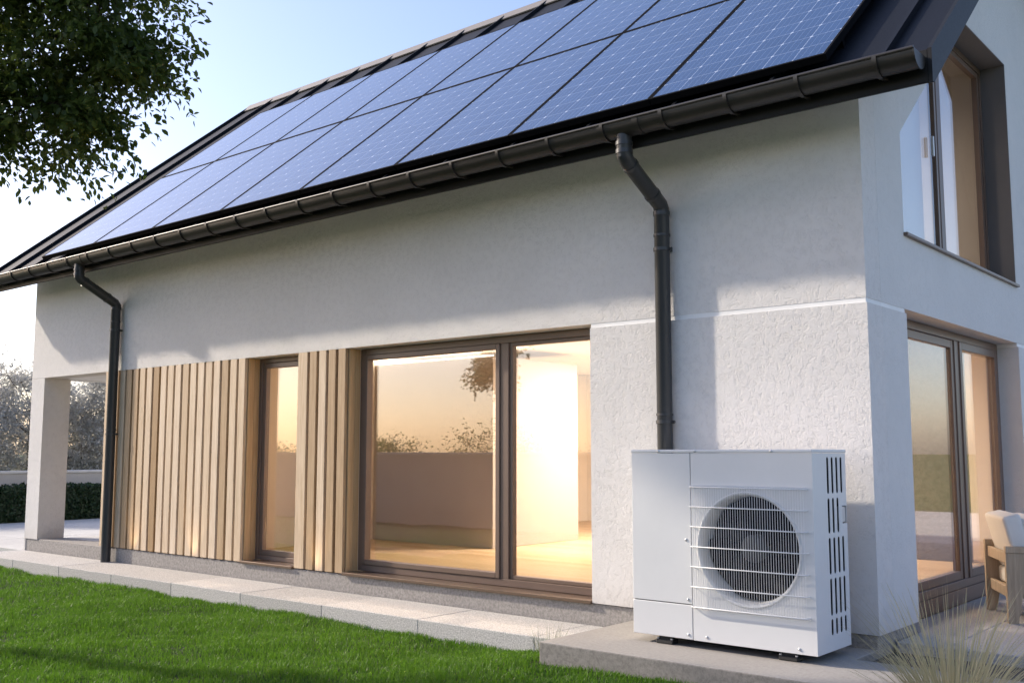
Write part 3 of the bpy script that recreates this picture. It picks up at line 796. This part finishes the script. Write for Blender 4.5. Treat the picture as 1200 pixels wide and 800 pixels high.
def keep_big(q, rg):
    u = q[0] + 3.08 * abs(q[1]); zp = q[2] - 1.74 * (abs(q[1]) - .8); j = rg.normal() * .25
    if u < 1.35 + j: return False                  # crown cut away to keep the wall in sun
    if u < 4.2 + j and zp < .55 + j * .3: return False  # cut away so sun reaches the lower pump and slab
    return True
tree('broadleaf_tree', (-13.4, -6.0, -.36), 'broadleaf tree with dark green leaves overhanging the lawn in front of the roof', 'tree',
     [((-5.43, -4.0, 4.65), (.85, .8, .80)), ((-4.36, -3.62, 4.60), (.38, .4, .30)), ((-5.05, -3.8, 3.90), (.42, .5, .30)), ((-4.62, -3.63, 4.22), (.42, .45, .42)), ((-4.9, -3.88, 5.3), (.9, .8, .45)),
      ((-7.9, -4.7, 4.3), (1.2, .8, 1.15)), ((-8.0, -4.4, 2.78), (.26, .26, .20)), ((-11.3, -4.95, 8.2), (1.7, 1.15, 1.5))], 430, 180, .066, 'leaf', .17, keep=keep_big, twig=.40, shellbias=.40, wexp=.62)  # last lobe is out of view, placed to shade the pump

for i, (bx, by, h, lab) in enumerate([(-23.4, 2.2, 3.9, 'pale blossoming tree behind the low wall, left of the porch pillar'),
                                 (-24.2, 5.1, 3.6, 'pale blossoming tree behind the low wall, seen beside the pillar'),
                                 (-23.2, 7.2, 3.5, 'pale blossoming tree behind the low wall, seen through the porch opening'),
                                 (-25.5, .2, 4.2, 'tall pale blossoming tree behind the wall at the far left edge'),
                                 (-25.6, 9.6, 3.7, 'pale blossoming tree behind the wall, hidden partly by the cladding')]):
    tree('blossom_tree', (bx, by, -.42), lab, 'tree', [((bx, by, h * .47), (1.6, 1.75, h * .46)), ((bx + .3, by - .5, h * .72), (.7, .9, h * .3))], 360, 110, .075, 'blossom', .09, 'blossoming trees behind the low wall', twig=.62, shellbias=.55)

for i, (bx, by, h, lab) in enumerate([(-30.0, -14.5, 3.3, 'low leafy shrub added beyond the long wall for the window reflection, nearest the hedge corner'), (-26.5, -13.6, 2.7, 'low leafy shrub added beyond the long wall for the window reflection, second in its row from the hedge corner'),
                                 (-23.6, -15.2, 3.5, 'low leafy shrub added beyond the long wall for the window reflection, third in its row from the hedge corner'), (-20.6, -13.8, 2.9, 'low leafy shrub added beyond the long wall for the window reflection, fourth in its row from the hedge corner'),
                                 (-17.7, -15.4, 3.4, 'low leafy shrub added beyond the long wall for the window reflection, fifth in its row from the hedge corner'), (-14.8, -14.0, 2.6, 'low leafy shrub added beyond the long wall for the window reflection, sixth in its row from the hedge corner'),
                                 (-11.8, -15.0, 3.3, 'low leafy shrub added beyond the long wall for the window reflection, last in its row from the hedge corner')]):
    tree('reflection_shrub', (bx, by, -.42), lab, 'shrub', [((bx, by, .5), (2.1, 1.2, .8)), ((bx + .3, by, h * .30), (1.6, 1.0, h * .27))], 170, 60, .075, 'leaf', .07, 'unseen shrubs added for the window reflection', twig=.7, shellbias=.0)  # unseen row added to darken the window reflection above the wall

# hedge along the low wall
hd = thing('hedge', (-20.0, 6.0, -.2), 'dark green clipped hedge in front of the low white wall', 'hedge')
n = 26000; rg = np.random.default_rng(5)
f = rg.random(n); y = rg.uniform(-4, 17, n); topm = f < .33
Px = np.where(topm, rg.uniform(-20.25, -19.6, n), -19.62 + rg.normal(size=n) * .025); Pz = np.where(topm, .55 + rg.normal(size=n) * .02, rg.uniform(-.2, .56, n))
Px += .03 * np.sin(y * 3.1) * np.where(topm, 0, 1); Pz += np.where(topm, .02 * np.sin(y * 2.3), 0)
N = unit(np.where(topm[:, None], np.array([[0, 0, 1.0]]), np.array([[1.0, 0, .2]])) + rg.normal(size=(n, 3)) * .6)
U = unit(rg.normal(size=(n, 3)) + np.array([.3, 0, .5])); U = unit(U - N * np.sum(U * N, 1, keepdims=True))
leaves_mesh('foliage', np.stack([Px, y, Pz], 1), N, U, rg.uniform(.05, .085, n), 'hedge', hd, .7)
g = MB(); g.box(-20.22, -4, -.3, -19.66, 17, .52); g.build('core', 'hedge', hd)

def garden_wall(name, loc, b, lab, along):
    w = thing(name, loc, lab, 'wall'); x0, y0, x1, y1, zt = b
    g = MB(); g.box(x0, y0, -.5, x1, y1, zt); g.build('wall_body', 'gwall', w)
    g = MB(); g.box(x0 - .03, y0 - .03, zt, x1 + .03, y1 + .03, zt + .06, .006); g.build('wall_cap', 'cap', w)
garden_wall('garden_wall', (-20.5, 6, -.4), (-20.62, -4.5, -20.40, 19, .83), 'low white garden wall with a flat cap behind the hedge', 'y')
garden_wall('garden_wall', (-6, -9, -.4), (-20.0, -9.22, 9.2, -9.0, 1.24), 'long grey garden wall across the lawn, mirrored in the large window', 'x')
garden_wall('garden_wall', (9.1, 4, -.4), (9.0, -8.99, 9.2, 16, 1.24), 'grey garden wall beyond the terrace, mirrored in the glass door', 'y')

# grass of the lawn
def blades(name, x, y, z, h, w, lean, mat, parent=None, rg=RNG, bend=.5):
    n = len(x); th = rg.uniform(0, 2 * np.pi, n); sd = np.stack([np.cos(th), np.sin(th), np.zeros(n)], 1)
    la = rg.uniform(0, 2 * np.pi, n); ld = np.stack([np.cos(la), np.sin(la), np.zeros(n)], 1) * lean[:, None]
    b = np.stack([x, y, z], 1); up = np.array([0, 0, 1.0])
    m = b + (up * .55 + ld * .30) * h[:, None]; t = b + (up * (1 - .25 * lean[:, None] ** 2) + ld * 1.0) * h[:, None]
    W = sd * (w * .5)[:, None]
    v = np.stack([b - W, b + W, m + W * .8, m - W * .8, t], 1)
    return npmesh(name, v, [(0, 1, 2, 3), (3, 2, 4)], mat, parent)
def sample(n, x0, x1, y0, y1): return RNG.uniform(x0, x1, n), RNG.uniform(y0, y1, n)
xs_, ys_ = [], []
for n, b in ((190000, (-8.5, -.2, -4.9, -.74)), (62000, (-15, -8.5, -3.6, -.74)), (36000, (-12, 4, -8.8, -4.5)), (20000, (-.5, 6, -4.8, -1.3)), (14000, (-20, -12, -8.8, -.5))):
    a, c = sample(n, *b); ok = ~((a > -2.09) & (c > -1.31) & (a < 2.62)); xs_.append(a[ok]); ys_.append(c[ok])
gx, gy = np.concatenate(xs_), np.concatenate(ys_)
patch = .5 + .5 * np.sin(gx * 2.1 + 1.3 * np.sin(gy * 2.7)) * np.sin(gy * 3.3 + 1.1 * np.sin(gx * 1.9)); n = len(gx)
p2 = .5 + .5 * np.sin(gx * 9.0 + 2 * np.sin(gy * 7.0)) * np.sin(gy * 11.0 + 1.7 * np.sin(gx * 6.1))
hh = RNG.uniform(.032, .062, n) * (.42 + .42 * patch + .50 * p2)
gr = blades('grass', gx, gy, lawn_h(gx, gy) - .004, hh, RNG.uniform(.0042, .0068, n), RNG.uniform(.1, .85, n), 'grass')
struct(gr, 'stuff')

# ornamental grass at the slab's right end
def fountain(name, base, label, n, hmin, hmax, spread, w, mat, cat, seed):
    root = thing(name, base, label, cat); rg = np.random.default_rng(seed)
    th = rg.uniform(0, 2 * np.pi, n); el = rg.uniform(.05, 1.0, n) ** .7 * spread; L = rg.uniform(hmin, hmax, n)
    d = np.stack([np.cos(th), np.sin(th), np.zeros(n)], 1); r0 = rg.random(n) ** .5 * .09
    P0_ = np.array(base) + d * r0[:, None]; seg = 6; pts = [P0_]; ang = el * .55
    cur = P0_.copy()
    for k in range(seg):
        cur = cur + (d * np.sin(ang)[:, None] + np.array([0, 0, 1.0]) * np.cos(ang)[:, None]) * (L / seg)[:, None]
        ang = ang + el * .22 + rg.normal(size=n) * .03; pts.append(cur.copy())
    sd = np.stack([-np.sin(th + .6), np.cos(th + .6), np.zeros(n)], 1) * (w * rg.uniform(.6, 1.2, n))[:, None]
    v = []; f = []
    for k, p in enumerate(pts):
        tpr = (1 - (k / seg) ** 2 * .9) * .5
        v += [p - sd * tpr, p + sd * tpr]
        if k: f.append((2 * k - 2, 2 * k - 1, 2 * k + 1, 2 * k))
    o = npmesh('blades', np.stack(v, 1), f, mat, root); return root
fountain('ornamental_grass', (.93, -1.43, -.36), 'tuft of dry yellowish ornamental grass at the end of the slab', 760, .45, 1.02, .95, .0085, 'tuft', 'grass tuft', 3)
fountain('weed_tuft', (-2.33, -.84, -.35), 'small grey green weed tuft at the corner of path and slab', 60, .12, .36, .5, .005, 'weed', 'weed', 4)

# ------------------------------------------------------------------ light
AZ = math.radians(72.0); EL = math.radians(28.4)
sdir = Vector((-math.sin(AZ) * math.cos(EL), -math.cos(AZ) * math.cos(EL), math.sin(EL)))
sun = bpy.data.lights.new('sun', 'SUN'); sun.energy = 3.2; sun.angle = math.radians(1.6); sun.color = (1.0, .885, .73)
so = bpy.data.objects.new('sun', sun); COL.objects.link(so); so.rotation_euler = (-sdir).to_track_quat('-Z', 'Y').to_euler(); so.location = (-20, -10, 15)
W = bpy.data.worlds.new('World'); S.world = W; W.use_nodes = True
nt = W.node_tree; bg = nt.nodes['Background']; sky = nt.nodes.new('ShaderNodeTexSky'); sky.sky_type = 'NISHITA'; sky.sun_disc = False
sky.sun_elevation = EL; sky.sun_rotation = math.atan2(sdir.x, sdir.y); sky.air_density = 1.0; sky.dust_density = 1.6; sky.ozone_density = 1.2
mx = nt.nodes.new('ShaderNodeMix'); mx.data_type = 'RGBA'; mx.blend_type = 'MULTIPLY'; mx.inputs[0].default_value = 1.0
mx.inputs[7].default_value = (1.02, .965, 1.05, 1)             # white balance of the sky
nt.links.new(sky.outputs[0], mx.inputs[6]); nt.links.new(mx.outputs[2], bg.inputs[0]); bg.inputs[1].default_value = .15
def area(name, loc, size, power, col, aim, sy=None):
    l = bpy.data.lights.new(name, 'AREA'); l.energy = power; l.color = col; l.size = size
    if sy: l.shape = 'RECTANGLE'; l.size_y = sy
    o = bpy.data.objects.new(name, l); COL.objects.link(o); o.location = loc
    o.rotation_euler = (Vector(aim) - Vector(loc)).to_track_quat('-Z', 'Y').to_euler()
WARM = (1.0, .82, .66)
area('room_light', (-4.6, 4.9, 2.70), .56, 380, WARM, (-4.6, 4.9, 0))
area('door_light', (-2.2, 3.2, 2.70), .56, 48, WARM, (-2.2, 3.2, 0))
area('cove_light', (-7.4, 3.3, 2.615), 2.2, 48, WARM, (-7.4, 3.3, 3), .25)
area('attic_light', (-2.0, 2.6, 5.2), .5, 30, WARM, (-2.0, 2.6, 3))
for lx in (-10.05, -8.63, -6.22):
    l = bpy.data.lights.new('uplight', 'SPOT'); l.energy = 6; l.color = (1.0, .72, .42); l.spot_size = math.radians(70); l.spot_blend = .9; l.shadow_soft_size = .03
    o = bpy.data.objects.new('uplight', l); COL.objects.link(o); o.location = (lx, -.13, -.12)
    o.rotation_euler = (Vector((0, .10, 1)).normalized()).to_track_quat('-Z', 'Y').to_euler()

# ------------------------------------------------------------------ camera
cam = bpy.data.cameras.new('camera'); cam.sensor_width = 36; cam.lens = 36 * 1196.04 / 1200; cam.clip_end = 3000; cam.clip_start = .05
co = bpy.data.objects.new('camera', cam); COL.objects.link(co); S.camera = co
Rm = ((0.766, -0.069, -0.639), (0.643, 0.083, 0.761), (0.0, -0.994, 0.108))
f_ = 1196.0384; a1 = Vector((-833 - 600, 129.7, f_)).normalized() * -1; a2 = Vector((1610 - 600, 129.7, f_)).normalized(); a3 = a1.cross(a2)
if a3.y > 0: a3 = -a3
Rw = Matrix((a1, a2, a3))
cx, cy, cz = Rw @ Vector((1, 0, 0)), Rw @ Vector((0, -1, 0)), Rw @ Vector((0, 0, -1))
co.matrix_world = Matrix(((cx.x, cy.x, cz.x, 2.79577), (cx.y, cy.y, cz.y, -7.39940), (cx.z, cy.z, cz.z, 1.30), (0, 0, 0, 1)))

S.view_settings.view_transform = 'Standard'; S.view_settings.look = 'None'; S.view_settings.exposure = .82; S.view_settings.gamma = 1
S.render.engine = 'CYCLES'; S.cycles.use_denoising = True; S.cycles.max_bounces = 8; S.cycles.transparent_max_bounces = 16
S.cycles.sample_clamp_indirect = 6; S.cycles.caustics_reflective = False; S.cycles.caustics_refractive = False
